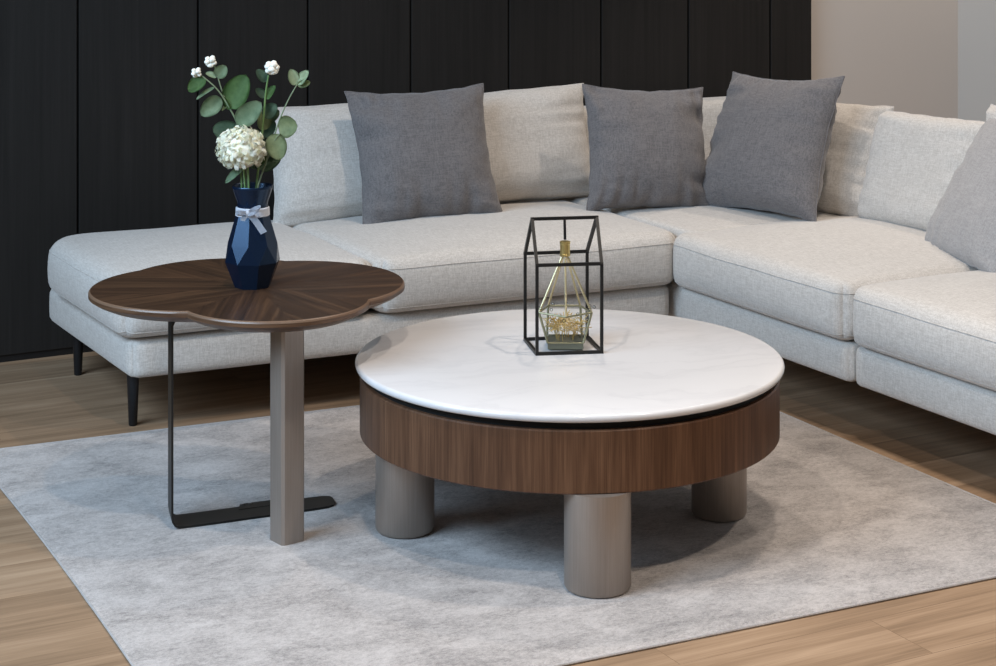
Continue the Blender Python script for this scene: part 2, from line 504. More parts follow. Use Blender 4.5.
sofa = empty('sectional_sofa', (2.4, 5.3, 0), 'long L-shaped corner sofa in oatmeal linen with open chaise end along the black wall', 'sofa')
def seat(name, P, c_top=0.64, c_bot=-0.80, label=None):
    o = obj(name, cushion_bm(P), M_sofa, sofa, angle=None)
    bm = bm_new(); add_tube(bm, seam_loop(P, c_top), 0.0012, 6, closed=True)
    add_tube(bm, seam_loop(P, c_bot), 0.0012, 6, closed=True)
    obj('piping', bm, M_pipe, o, angle=None)
    if label: o['label'] = label
    return o
ZB = 0.156
# bases
obj('base', cushion_bm(cushion_fn(1.561, 3.236, 4.978, 5.80, ZB, 0.264, 0.022, 0.035, 0, 0.004, True, 1, lump=0.0015, rcs=(0.03, 0.015, 0.06, 0.02)), 30, 8), M_sofa, sofa, angle=None)
obj('base', cushion_bm(cushion_fn(3.240, 4.16, 4.026, 4.850, ZB, 0.264, 0.020, 0.02, 0, 0.004, False, 2, lump=0.0015), 24, 8), M_sofa, sofa, angle=None)
obj('base', cushion_bm(cushion_fn(3.240, 4.16, 2.95, 4.014, ZB, 0.264, 0.020, 0.02, 0, 0.004, False, 3, lump=0.0015), 24, 8), M_sofa, sofa, angle=None)
obj('base', cushion_bm(cushion_fn(3.26, 4.16, 4.852, 5.80, ZB, 0.264, 0.012, 0.012, 0, 0.0, False, 4, lump=0.0)), M_sofa, sofa, angle=None)
# seat cushions
seat('chaise_cushion', cushion_fn(1.528, 2.262, 4.955, 5.72, 0.267, 0.428, 0.040, 0.06, 0.028, 0.016, True, 5, rcs=(0.05, 0.05, 0.12, 0.04)))
seat('seat_cushion', cushion_fn(2.262, 3.262, 4.945, 5.66, 0.267, 0.428, 0.036, 0.05, 0.030, 0.014, True, 6, rcs=(0.05, 0.07, 0.03, 0.03)))
seat('seat_cushion', cushion_fn(3.212, 4.00, 4.020, 4.868, 0.267, 0.428, 0.036, 0.04, 0.028, 0.014, False, 7, rcs=(0.04, 0.03, 0.06, 0.03)))
seat('seat_cushion', cushion_fn(3.216, 4.00, 3.05, 4.008, 0.267, 0.428, 0.036, 0.04, 0.028, 0.014, False, 8))
obj('corner_cushion', cushion_bm(cushion_fn(3.268, 4.00, 4.80, 5.70, 0.267, 0.432, 0.022, 0.03, 0.012, 0.0, False, 9)), M_sofa, sofa, angle=None)
# backrests
obj('backrest', cushion_bm(cushion_fn(2.33, 4.16, 5.70, 5.83, 0.17, 0.705, 0.03, 0.03, 0, 0.004, False, 10, lump=0.002), 24, 14), M_sofa, sofa, angle=None)
obj('backrest', cushion_bm(cushion_fn(4.03, 4.16, 2.95, 5.72, 0.17, 0.715, 0.03, 0.03, 0, 0.004, False, 11, lump=0.002), 24, 14), M_sofa, sofa, angle=None)
for x, y in ((1.605, 5.095), (1.622, 5.695), (3.05, 5.06), (3.95, 5.68), (3.95, 4.2), (3.95, 3.1), (3.42, 3.02)):
    bm = bm_new(); add_lathe(bm, [(0.0105, 0.0005), (0.0118, 0.003), (0.0175, 0.150), (0.0175, 0.172)], x, y, 24)
    lg = obj('leg', bm, M_leg, sofa); lg['label'] = 'slim tapered dark metal leg'

# ------------------------------------------------------------------ loose cushions
def pillow_bm(w, h, t, seed=0, pinch=0.10, wr=0.006, n=36, ex=2.4, pw=0.5, sag=0.12, top_sag=0.0, taper=0.0):
    bm = bm_new()
    def pt(u, v, s):
        x = w/2*u*(1-pinch*(1-v*v)*abs(u)**1.5*0.9)
        z = h/2*v*(1-pinch*(1-u*u)*abs(v)**1.5*0.9)
        x *= 1-taper*v
        if v > 0: z -= top_sag*v*(1-u*u)
        prof = max(0.0, (1-abs(u)**ex)*(1-abs(v)**ex))**pw
        y = s*t/2*prof*(1-sag*v)
        eu, ev = abs(u)**2.2, abs(v)**2.2
        # soft creases running in from the seams, fading to the middle
        k = Vector((seed*7.3, seed*3.1, 0))
        rg_ = lambda q: 0.35-abs(noise.noise(q))*1.6
        cr = eu*rg_(Vector((u*0.9, v*4.2, s*3))+k)+ev*rg_(Vector((u*4.2, v*0.9, s*5+9))+k)
        fin = 0.35*noise.noise(Vector((u*2.2, v*2.2, 4+s))+k)
        y += s*wr*(cr*1.7+fin)*min(1, prof*2.5)*2
        x += 0.004*noise.noise(Vector((v*5, seed, 1.0+u)))*eu
        z += 0.004*noise.noise(Vector((u*5, seed, 7.0+v)))*ev
        return Vector((x, y, z+h/2))
    grid = {}
    def V(i, j, s):
        e = i in (0, n) or j in (0, n)
        key = (i, j, 0 if e else s)
        if key not in grid:
            u, v = warp(2*i/n-1), warp(2*j/n-1)
            grid[key] = bm.verts.new(pt(u, v, s))
        return grid[key]
    for s in (-1, 1):
        for i in range(n):
            for j in range(n):
                bm.faces.new((V(i, j, s), V(i+1, j, s), V(i+1, j+1, s), V(i, j+1, s)))
    edge = [V(i, 0, 1).co.copy() for i in range(n)]+[V(n, j, 1).co.copy() for j in range(n)]+[V(n-i, n, 1).co.copy() for i in range(n)]+[V(0, n-j, 1).co.copy() for j in range(n)]
    return bm, edge
def pillow(name, loc, yaw, lean, roll, w, h, t, mat, label, cat, group=None, pipe=0.0022, **kw):
    bm, edge = pillow_bm(w, h, t, **kw)
    o = obj(name, bm, mat, angle=None)
    R = Matrix.Rotation(yaw, 4, 'Z') @ Matrix.Rotation(-lean, 4, 'X') @ Matrix.Rotation(roll, 4, 'Y')
    o.matrix_world = Matrix.Translation(loc) @ R
    tag(o, label, cat, group)
    b2 = bm_new(); add_tube(b2, edge, pipe, 6, closed=True)
    obj('seam', b2, mat, o, angle=None, world=False)
    return o
# cream back cushions
pillow('back_cushion', (2.785, 5.540, 0.426), -0.06, 0.26, -0.025, 1.16, 0.380, 0.21, M_sofa,
       'long cream back cushion behind the left grey pillow, beside the chaise end', 'cushion', 'cream back cushions', seed=1, pinch=0.045, wr=0.006, ex=3.2, pw=0.45)
pillow('back_cushion', (3.785, 4.968, 0.430), -1.05, 0.43, 0.04, 0.51, 0.385, 0.14, M_sofa,
       'creased cream cushion tucked behind the grey pillow in the sofa corner', 'cushion', 'cream back cushions', seed=2, pinch=0.05, wr=0.007, ex=3.0, pw=0.5)
pillow('back_cushion', (3.90, 4.515, 0.424), -1.60, 0.27, -0.035, 0.51, 0.362, 0.15, M_sofa,
       'smooth cream back cushion on right side, partly covered by the light grey pillow', 'cushion', 'cream back cushions', seed=3, pinch=0.012, wr=0.003, ex=8.0, pw=0.42)
pillow('back_cushion', (3.895, 4.005, 0.430), -1.571, 0.26, 0.0, 0.60, 0.418, 0.14, M_sofa,
       'cream back cushion at right edge of the photo, only a top corner showing', 'cushion', 'cream back cushions', seed=4, pinch=0.03, wr=0.003, ex=5.0, pw=0.42)
# throw pillows
pillow('throw_pillow', (2.645, 5.318, 0.429), -0.134, 0.40, -0.017, 0.468, 0.447, 0.19, M_grey,
       'charcoal grey linen pillow at left, leaning against the long cream cushion', 'pillow', 'grey throw pillows', seed=5, pinch=0.10, wr=0.011, pw=0.58)
pillow('throw_pillow', (3.366, 5.188, 0.430), -0.186, 0.32, 0.060, 0.435, 0.416, 0.19, M_grey,
       'charcoal grey linen pillow in middle, overlapped by the larger grey pillow at its right', 'pillow', 'grey throw pillows', seed=6, pinch=0.10, wr=0.011, pw=0.58, taper=0.02)
pillow('throw_pillow', (3.597, 4.967, 0.434), -1.386, 0.436, -0.053, 0.513, 0.482, 0.19, M_grey,
       'largest charcoal grey linen pillow, tilted back in the inner corner of the sofa', 'pillow', 'grey throw pillows', seed=7, pinch=0.11, wr=0.011, pw=0.58, taper=0.065)
pillow('throw_pillow', (3.690, 4.110, 0.428), -1.86, 0.53, -0.01, 0.462, 0.438, 0.10, M_lgrey,
       'light stone grey linen pillow at right edge, paler than the other three', 'pillow', 'grey throw pillows', seed=8, pinch=0.03, ex=3.2, wr=0.004)

# ------------------------------------------------------------------ coffee table
TX, TY = 2.2615, 3.8396
ct = empty('coffee_table', (TX, TY, 0.0085), 'round coffee table with white marble top, walnut drum apron and thick taupe legs', 'table')
bm = bm_new()
prof = [(0.0, 0.3725)]+[(0.470, 0.3725)]
for k in range(9):
    a = -PI/2+PI*k/8
    prof.append((0.4920+0.0080*cos(a), 0.38125+0.00875*sin(a)))
prof.append((0.3, 0.390))
add_lathe(bm, prof[1:], TX, TY, 160)
mt = obj('marble_top', bm, M_marble, ct, angle=30); mt['label'] = 'white polished marble top with rounded edge'
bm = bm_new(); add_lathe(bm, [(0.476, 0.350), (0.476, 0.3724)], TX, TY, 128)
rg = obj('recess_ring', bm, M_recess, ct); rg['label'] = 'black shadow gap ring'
bm = bm_new(); add_lathe(bm, [(0.40, 0.221), (0.486, 0.221), (0.489, 0.224), (0.489, 0.352), (0.486, 0.355), (0.40, 0.355)], TX, TY, 160)
obj('apron', bm, M_apron, ct)['label'] = 'walnut veneer drum apron'
LR = 0.388
for k, (lx, ly) in enumerate(((1.866, 3.902), (2.066, 3.390), (2.557, 3.652), (2.40, 4.19))):
    # centre of the leg is its front edge pushed back by its radius
    d = Vector((lx, ly, 0)).normalized()
    if k < 3: px, py = lx+d.x*0.052, ly+d.y*0.052
    else: px, py = lx, ly
    bm = bm_new(); R = (0.068, 0.071, 0.065, 0.068)[k]
    add_lathe(bm, [(R-0.012, 0.0088), (R-0.004, 0.011), (R, 0.018), (R, 0.2212)], px, py, 64)
    obj('leg', bm, M_metal, ct)

# ------------------------------------------------------------------ side table
SX, SY = 1.654, 4.281
st = empty('side_table', (SX, SY, 0.0085), 'clover shaped walnut side table on a taupe post and a thin dark metal foot', 'table')
NOTCH = [Vector((1.834, 4.542)), Vector((1.467, 4.606)), Vector((1.421, 4.111)), Vector((1.835, 4.026))]   # where the four leaves of the clover meet
SAG = [0.088, 0.170, 0.160, 0.184]
SC = Vector((1.654, 4.281))
def clover(off, n=34):
    pts = []
    for k in range(4):
        p, q = NOTCH[k], NOTCH[(k+1) % 4]; ch = q-p; L = ch.length; s_ = SAG[k]
        nr = Vector((ch.y, -ch.x)).normalized(); r = (L*L/4+s_*s_)/(2*s_)
        c = (p+q)/2-nr*(r-s_)
        a0 = atan2(p.y-c.y, p.x-c.x); a1 = atan2(q.y-c.y, q.x-c.x)
        while a1 < a0: a1 += 2*PI
        for i in range(n):
            t = i/n; a = a0+(a1-a0)*t
            w_ = Vector((c.x+r*cos(a), c.y+r*sin(a)))
            e = min(t, 1-t)/0.14; e = 1 if e > 1 else e*e*(3-2*e)
            d = ((c-w_).normalized()*e+(SC-w_).normalized()*(1-e)).normalized()
            pts.append((w_+d*off)[:])
    return pts
bm = bm_new(); rings = []
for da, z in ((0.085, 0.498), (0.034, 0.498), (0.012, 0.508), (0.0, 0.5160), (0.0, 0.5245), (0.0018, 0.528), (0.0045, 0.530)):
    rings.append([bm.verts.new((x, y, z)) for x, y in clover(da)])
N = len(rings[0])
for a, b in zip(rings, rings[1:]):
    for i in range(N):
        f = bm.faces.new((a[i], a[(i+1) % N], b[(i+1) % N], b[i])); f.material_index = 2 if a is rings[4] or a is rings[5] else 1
c1 = bm.verts.new((SC.x, SC.y, 0.530)); c0 = bm.verts.new((SC.x, SC.y, 0.498))
for i in range(N):
    bm.faces.new((rings[-1][i], rings[-1][(i+1) % N], c1))
    f = bm.faces.new((rings[0][(i+1) % N], rings[0][i], c0)); f.material_index = 1
obj('tabletop', bm, [mat_walnut_top(), M_edge, plain('walnut_edge_highlight', lin(112, 88, 70), 0.35)], st, angle=25)['label'] = 'walnut clover top with sunburst grain'  # sanded top bevel in lighter walnut, its edge highlight put into the colour
# post: bevelled square column turned towards the camera
bm = bm_new()
ang = radians(9); pc = Vector((1.6250, 4.016))
pts = []
for (ux, uy) in ((1, 1), (-1, 1), (-1, -1), (1, -1)):
    h = 0.030; cmf = 0.006
    for (dx, dy) in (((0, -cmf), (-cmf, 0)) if ux*uy > 0 else ((-cmf, 0), (0, -cmf))):
        lx, ly = ux*(h+dx), uy*(h+dy)
        pts.append((pc.x+lx*cos(ang)-ly*sin(ang), pc.y+lx*sin(ang)+ly*cos(ang)))
lo = [bm.verts.new((x, y, 0.0088)) for x, y in pts]; hi = [bm.verts.new((x, y, 0.4985)) for x, y in pts]
for i in range(8): bm.faces.new((lo[i], lo[(i+1) % 8], hi[(i+1) % 8], hi[i]))
bm.faces.new(lo[::-1]); bm.faces.new(hi)
obj('post', bm, M_metal, st, angle=20)['label'] = 'taupe bevelled metal post'
# bent flat bar: up under the top, down, then flat along the rug
bm = bm_new()
def strip(bm, path, half, t, dirv):
    """flat bar: path in the bar's own plane, half width along dirv, thickness t"""
    dv = Vector(dirv).normalized(); path = [Vector(p) for p in path]; secs = []
    for i, p in enumerate(path):
        tg = (path[min(i+1, len(path)-1)]-path[max(i-1, 0)]).normalized()
        nn = tg.cross(dv).normalized()
        hw = half[i] if isinstance(half, list) else half
        secs.append([bm.verts.new(p+dv*a*hw+nn*b*t/2) for a, b in ((1, 1), (-1, 1), (-1, -1), (1, -1))])
    for a, b in zip(secs, secs[1:]):
        for k in range(4): bm.faces.new((a[k], a[(k+1) % 4], b[(k+1) % 4], b[k]))
    bm.faces.new(secs[0][::-1]); bm.faces.new(secs[-1])
px0 = Vector((1.427, 4.243)); pe = Vector((1.816, 4.210)); dirp = (pe-px0).normalized(); nrm = Vector((-dirp.y, dirp.x, 0))
def al(s, z): q = px0+dirp*s; return Vector((q.x, q.y, z))
path = [al(0.16, 0.495), al(0.02, 0.495), al(0.006, 0.491), al(0, 0.478)]+[al(0, z) for z in (0.4, 0.3, 0.2, 0.1, 0.04)]
path += [al(0.0015, 0.027), al(0.0075, 0.017), al(0.018, 0.0125), al(0.06, 0.0115), al(0.15, 0.0115), al(0.16, 0.0115), al(0.30, 0.0115), al(0.375, 0.0115), al(0.392, 0.0115), al(0.398, 0.0115)]
hw = [0.043]*(len(path)-3)+[0.040, 0.032, 0.020]
nrm = Vector((0.235, 0.972, 0))
strip(bm, path, hw, 0.005, nrm)
obj('flat_bar', bm, M_bronze, st, angle=30)['label'] = 'thin dark bent metal bar and foot'
bm = bm_new()
q0 = al(0.165, 0); q1 = al(0.26, 0)
tab = [q0+nrm*0.02, q1+nrm*0.02, q1+nrm*0.058, q0+nrm*0.058+Vector((0.008, 0, 0))]
for z0, z1 in ((0.0092, 0.0148),):
    a = [bm.verts.new((p.x, p.y, z0)) for p in tab]; b = [bm.verts.new((p.x, p.y, z1)) for p in tab]
    for i in range(4): bm.faces.new((a[i], a[(i+1) % 4], b[(i+1) % 4], b[i]))
    bm.faces.new(a[::-1]); bm.faces.new(b)
q2 = al(0.232, 0)-nrm*0.02; q3 = al(0.262, 0)-nrm*0.02
tab2 = [Vector((1.632, 4.05, 0)), Vector((1.646, 4.05, 0)), q3, q2]
a = [bm.verts.new((p.x, p.y, 0.0092)) for p in tab2]; b = [bm.verts.new((p.x, p.y, 0.0142)) for p in tab2]
for i in range(4): bm.faces.new((a[i], a[(i+1) % 4], b[(i+1) % 4], b[i]))
bm.faces.new(a[::-1]); bm.faces.new(b)
br = obj('bracket', bm, M_bronze, st, smooth=False)
for s in (0.178, 0.196):
    q = al(s, 0)+nrm*0.049
    bm = bm_new(); add_lathe(bm, [(0.0042, 0.0146), (0.0040, 0.0168), (0.002, 0.0174)], q.x, q.y, 12)
    obj('screw', bm, plain('bright_screw', lin(150, 148, 145), 0.3, 0.9), br)

# ------------------------------------------------------------------ vase with ribbon
VX, VY, VZ = 1.647, 4.290, 0.530
m = NT('navy_glazed_ceramic'); m.color(lin(9, 22, 42)); m.b.inputs['Specular IOR Level'].default_value = 0.75; m.set(Roughness=0.27, Specular_Tint=(0.42, 0.66, 1.0, 1)); M_vase = m.m
vase = empty('flower_vase', (VX, VY, VZ), 'navy blue faceted vase with white ribbon standing on the walnut side table', 'vase')
view = atan2(-VY, -VX)           # direction from vase to the viewer
bm = bm_new(); NF = 8
def ring(r, z, off): return [bm.verts.new((VX+r*cos(view+off+2*PI*i/NF), VY+r*sin(view+off+2*PI*i/NF), z)) for i in range(NF)]
sg = 2*PI/NF; o0 = radians(-10)   # kites span from o0-sg.. to o0
base = ring(0.043, VZ+0.0003, o0+sg/2); low = ring(0.0668, VZ+0.062, o0+sg/2); mid = ring(0.0600, VZ+0.105, o0); nk = ring(0.0385, VZ+0.178, o0)
for i in range(NF):
    j = (i+1) % NF
    bm.faces.new((nk[i], mid[i], low[i], mid[j], nk[j]))
for i in range(NF):
    h = (i-1) % NF
    bm.faces.new((mid[i], low[h], base[h], base[i], low[i]))
bm.faces.new(base[::-1])
# hollow neck
inn = ring(0.034, VZ+0.178, o0); deep = ring(0.040, VZ+0.05, o0)
for i in range(NF):
    j = (i+1) % NF
    bm.faces.new((nk[i], nk[j], inn[j], inn[i])); bm.faces.new((inn[i], inn[j], deep[j], deep[i]))
bm.faces.new(deep)
obj('body', bm, M_vase, vase, smooth=False)
bm = bm_new()
add_lathe(bm, [(0.0345, VZ+0.150), (0.0375, VZ+0.172), (0.0365, VZ+0.198), (0.0365, VZ+0.203), (0.0480, VZ+0.236), (0.0488, VZ+0.240), (0.0475, VZ+0.243), (0.0445, VZ+0.241), (0.034, VZ+0.205), (0.033, VZ+0.150)], VX, VY, 48, False, False)
obj('rim', bm, M_vase, vase)
m = NT('white_organza_ribbon'); m.color(lin(186, 192, 203)); m.set(Roughness=0.6, Sheen_Weight=0.4); M_rib = m.m
rb = bm_new(); add_lathe(rb, [(0.0385, VZ+0.170), (0.0412, VZ+0.172), (0.0402, VZ+0.190), (0.0372, VZ+0.192)], VX, VY, 48, False, False)
ribbon = obj('ribbon', rb, M_rib, vase)
LAT = Vector((cos(-YAW), sin(-YAW), 0)); DEP = Vector((sin(YAW), cos(YAW), 0)); UP = Vector((0, 0, 1))
def W(px, py, dd=0.0):
    """a point of the bouquet: sideways and height in vase pixels, dd metres behind the vase axis"""
    return Vector((VX, VY, 0))+LAT*((px-253.0)/414)+UP*(0.530+(287.5-py)/416)+DEP*dd
def ribbon_strip(bm, pts, w, tw):
    """thin band through pts; tw lists its width directions"""
    A, B = [], []
    for p, d in zip(pts, tw):
        d = Vector(d).normalized(); A.append(bm.verts.new(Vector(p)+d*w/2)); B.append(bm.verts.new(Vector(p)-d*w/2))
    for i in range(len(A)-1): bm.faces.new((A[i], A[i+1], B[i+1], B[i]))
bm = bm_new()
F0 = -0.043
kn = W(250.5, 211.5, F0)
def loopband(cx, cy, ex, ey, w):
    pts = []
    c = W(cx, cy, F0-0.004)
    for k in range(13):
        t = k/12*2*PI
        p = kn+(c-kn)*(1-cos(t))+Vector((0, 0, 1))*0.004*sin(t)*ey+DEP*(-0.010*sin(t)-0.004)
        pts.append(p)
    ribbon_strip(bm, pts, w, [UP+LAT*ex*0.3]*13)
loopband(245, 211.0, -1, 1, 0.010); loopband(257, 208.5, 1, -1, 0.010)
tail = [kn+DEP*-0.004, W(254, 213, F0-0.008), W(259, 219, F0-0.008), W(264, 226, F0-0.010), W(267, 230, F0-0.012)]
ribbon_strip(bm, spline(tail, 5), 0.016, [LAT*1.0+UP*0.5]*21)
tail = [kn+DEP*-0.004, W(248, 214, F0-0.01), W(246, 218, F0-0.012)]
ribbon_strip(bm, spline(tail, 5), 0.012, [LAT*1.0-UP*0.2]*11)
bmesh.ops.solidify(bm, geom=bm.faces[:], thickness=0.0008)
bw = obj('bow', bm, M_rib, ribbon, angle=60)
bm = bm_new(); bmesh.ops.create_icosphere(bm, subdivisions=2, radius=1)
for v in bm.verts: v.co = kn+DEP*-0.006+LAT*v.co.x*0.0065+DEP*v.co.y*0.005+UP*v.co.z*0.0075
obj('knot', bm, M_rib, ribbon, angle=None)

# ------------------------------------------------------------------ flowers
def leaf_mat(name, a, b):
    m = NT(name); n = m.noise(m.coords((40, 40, 40)), 1, 3, 0.6)
    m.color(m.ramp(n, [(0.3, a), (0.7, b)])); m.set(Roughness=0.6); m.b.inputs['Specular IOR Level'].default_value = 0.3
    return m.m
M_lf = {'d': leaf_mat('deep_green_leaf', lin(66, 98, 50), lin(98, 130, 78)),
        'm': leaf_mat('sage_green_leaf', lin(112, 138, 106), lin(150, 172, 140)),
        'k': leaf_mat('dark_sage_leaf', lin(64, 88, 70), lin(98, 122, 98)),
        'p': leaf_mat('pale_sage_leaf', lin(150, 172, 138), lin(184, 200, 166)),
        'o': leaf_mat('olive_sage_leaf', lin(122, 138, 98), lin(162, 174, 132))}
M_stem = leaf_mat('green_stem', lin(92, 122, 72), lin(126, 152, 98))
M_stemd = leaf_mat('grey_green_stem', lin(104, 118, 92), lin(132, 146, 116))
def leaf_bm(b, t, w, tilt=0.0, cup=0.15, bend=0.1):
    b, t = Vector(b), Vector(t); ax = t-b; L = ax.length; ax.normalize()
    nr = (-DEP*1.0+UP*0.25); nr = (nr-ax*nr.dot(ax)).normalized()
    nr = Matrix.Rotation(tilt, 3, ax) @ nr; sd = ax.cross(nr)
    bm = bm_new(); rows = []; n, mm = 14, 6
    for i in range(n+1):
        s = i/n; ww = w/2*(sin(PI*min(1, s**0.85))**0.52 if 0 < s < 1 else 0.02)
        row = []
        for j in range(mm+1):
            q = 2*j/mm-1
            p = b+ax*L*s+sd*q*ww+nr*(cup*w*(q*q-0.4)*sin(PI*s)-bend*L*s*s+(0.0 if j != mm//2 else -0.0009))
            row.append(bm.verts.new(p))
        rows.append(row)
    for i in range(n):
        for j in range(mm): bm.faces.new((rows[i][j], rows[i+1][j], rows[i+1][j+1], rows[i][j+1]))
    bmesh.ops.solidify(bm, geom=bm.faces[:], thickness=0.0006)
    return bm
def leaf(par, b, t, w, mat, tilt=0.0, dd=0.0, dt=None, **kw):
    bb, tt = W(b[0], b[1], dd), W(t[0], t[1], dd if dt is None else dt)
    return obj('leaf', leaf_bm(bb, tt, w*1.12/414, tilt, **kw), M_lf[mat], par, angle=None)
def stem(par, pts, r0, r1, mat=None):
    q = spline([W(*p) for p in pts], 6); n = len(q); bm = bm_new()
    add_tube(bm, q, [r0+(r1-r0)*i/(n-1) for i in range(n)], 8)
    return obj('stem', bm, mat or M_stemd, par, angle=None)
m = NT('white_petal'); m.color(lin(236, 236, 226)); m.set(Roughness=0.7); M_pet = m.m
m = NT('ivory_petal'); nn = m.noise(m.coords((60, 60, 60)), 1, 2, 0.5)
m.color(m.ramp(nn, [(0.35, lin(240, 239, 216)), (0.65, lin(250, 249, 238))])); m.set(Roughness=0.7, Subsurface_Weight=0.15); m.b.inputs['Subsurface Radius'].default_value = (0.004, 0.004, 0.003); M_ivory = m.m
random.seed(4)
def blossom(par, px, py, rad, dd, n=9):
    bm = bm_new(); c = W(px, py, dd)
    for k in range(n):
        z = 1-2*(k+0.5)/n; a = k*2.39996
        d = Vector((sqrt(1-z*z)*cos(a), sqrt(1-z*z)*sin(a), z))
        b = bmesh.new(); bmesh.ops.create_icosphere(b, subdivisions=2, radius=1)
        rot = d.to_track_quat('Z', 'Y').to_matrix()
        R = rad/414
        for v in b.verts:
            q = Vector((v.co.x*R*0.52, v.co.y*R*0.40, v.co.z*R*0.42+0.16*R*(v.co.x**2)))
            v.co = c+d*R*0.62+rot @ q
        merge(bm, b)
    return obj('blossom', bm, M_pet, par, angle=None)
base_z = W(252, 225)
# left branch
e1 = empty('eucalyptus_branch', W(250, 232), 'left eucalyptus branch in vase, forked with two tiny white bud tips', 'branch', 'stems in the vase')
stem(e1, [(250, 232, 0), (248, 190, 0), (243, 150, 0.005), (238, 126, 0), (229, 107, -0.004), (218, 90, -0.01), (204, 77, -0.015)], 0.0028, 0.0016)
stem(e1, [(228, 106, -0.004), (222, 92, 0.006), (218, 80, 0.012), (214, 67, 0.014)], 0.0017, 0.0012)
leaf(e1, (206, 78), (191, 91), 14, 'd', 0.2, -0.012, -0.03)
leaf(e1, (216, 88), (198, 98), 7.5, 'm', 0.9, -0.012, -0.03)
leaf(e1, (222, 99), (203, 116), 16, 'm', -0.2, -0.006, -0.02)
leaf(e1, (216, 79), (226, 68), 12, 'm', 0.3, 0.01)
leaf(e1, (217, 79), (206, 74), 7, 'p', 0.6, 0.01)
leaf(e1, (230, 110), (245, 76), 25, 'd', -0.2, -0.006, 0.0)
leaf(e1, (230, 111), (224, 99), 7, 'd', -0.8, -0.004)
leaf(e1, (238, 125), (262, 103), 19, 'm', 0.15, -0.01, -0.03)
leaf(e1, (240, 136), (214, 128), 19, 'k', 0.1, -0.002, -0.01)
leaf(e1, (228, 106), (222, 112), 4, 'p', 0.6, 0.0)
blossom(e1, 198.5, 73.5, 5.4, -0.016, 7); blossom(e1, 210.5, 63.5, 6.2, 0.014, 8)
# centre branch
e2 = empty('eucalyptus_branch', W(258, 232), 'middle eucalyptus branch in vase, upright with one round white bud cluster', 'branch', 'stems in the vase')
stem(e2, [(255, 232, 0.012), (256, 190, 0.012), (260.5, 150, 0.014), (263.5, 118, 0.012), (265.5, 95, 0.01), (268.5, 77, 0.006)], 0.0032, 0.0022, M_stem)
leaf(e2, (266, 84), (257, 71), 11, 'k', 0.5, 0.014)
leaf(e2, (264.5, 100), (256, 90), 9, 'k', 0.6, 0.014)
leaf(e2, (266, 101), (274, 87), 11, 'd', -0.7, 0.008)
leaf(e2, (264, 120), (275, 106), 15, 'k', -0.3, 0.016)
leaf(e2, (263, 121), (278, 114), 13, 'k', 0.2, 0.03, 0.03)
leaf(e2, (262.5, 133), (264, 113), 14, 'o', 0.6, 0.02)
leaf(e2, (262, 140), (273, 124), 13, 'k', -0.2, 0.03)
leaf(e2, (261, 148), (252, 132), 12, 'k', 0.3, 0.03)
leaf(e2, (258, 172), (250, 150), 18, 'k', 0.2, 0.03)
blossom(e2, 272, 69.5, 7.4, 0.004, 12)
# right branch
e3 = empty('eucalyptus_branch', W(262, 232), 'right eucalyptus branch in vase, bare thin stem ending in two pale leaves', 'branch', 'stems in the vase')
stem(e3, [(252, 232, -0.006), (258, 190, -0.004), (269, 156, -0.006), (277, 130, -0.008), (283, 114, -0.01), (290, 99, -0.012), (298, 85, -0.014)], 0.0026, 0.0014)
stem(e3, [(270, 157, -0.008), (276, 141, -0.02), (281, 134, -0.022)], 0.0015, 0.0011)
leaf(e3, (297, 86), (292, 70), 11, 'p', 0.4, -0.014, -0.02)
leaf(e3, (298, 85.5), (308, 71), 11, 'p', -0.5, -0.014, -0.02)
leaf(e3, (298, 86), (311, 83), 7, 'o', 0.3, -0.014, -0.02)
leaf(e3, (279, 128), (298, 126), 20, 'o', 0.15, -0.012, -0.03)
leaf(e3, (274, 134), (282, 159), 19, 'o', -0.15, -0.02, -0.035)
leaf(e3, (268, 160), (278, 144), 12, 'k', 0.4, 0.02)
leaf(e3, (260, 172), (279, 158), 15, 'k', -0.3, 0.012, 0.03)
leaf(e3, (258, 165), (272, 150), 16, 'k', 0.2, 0.03)
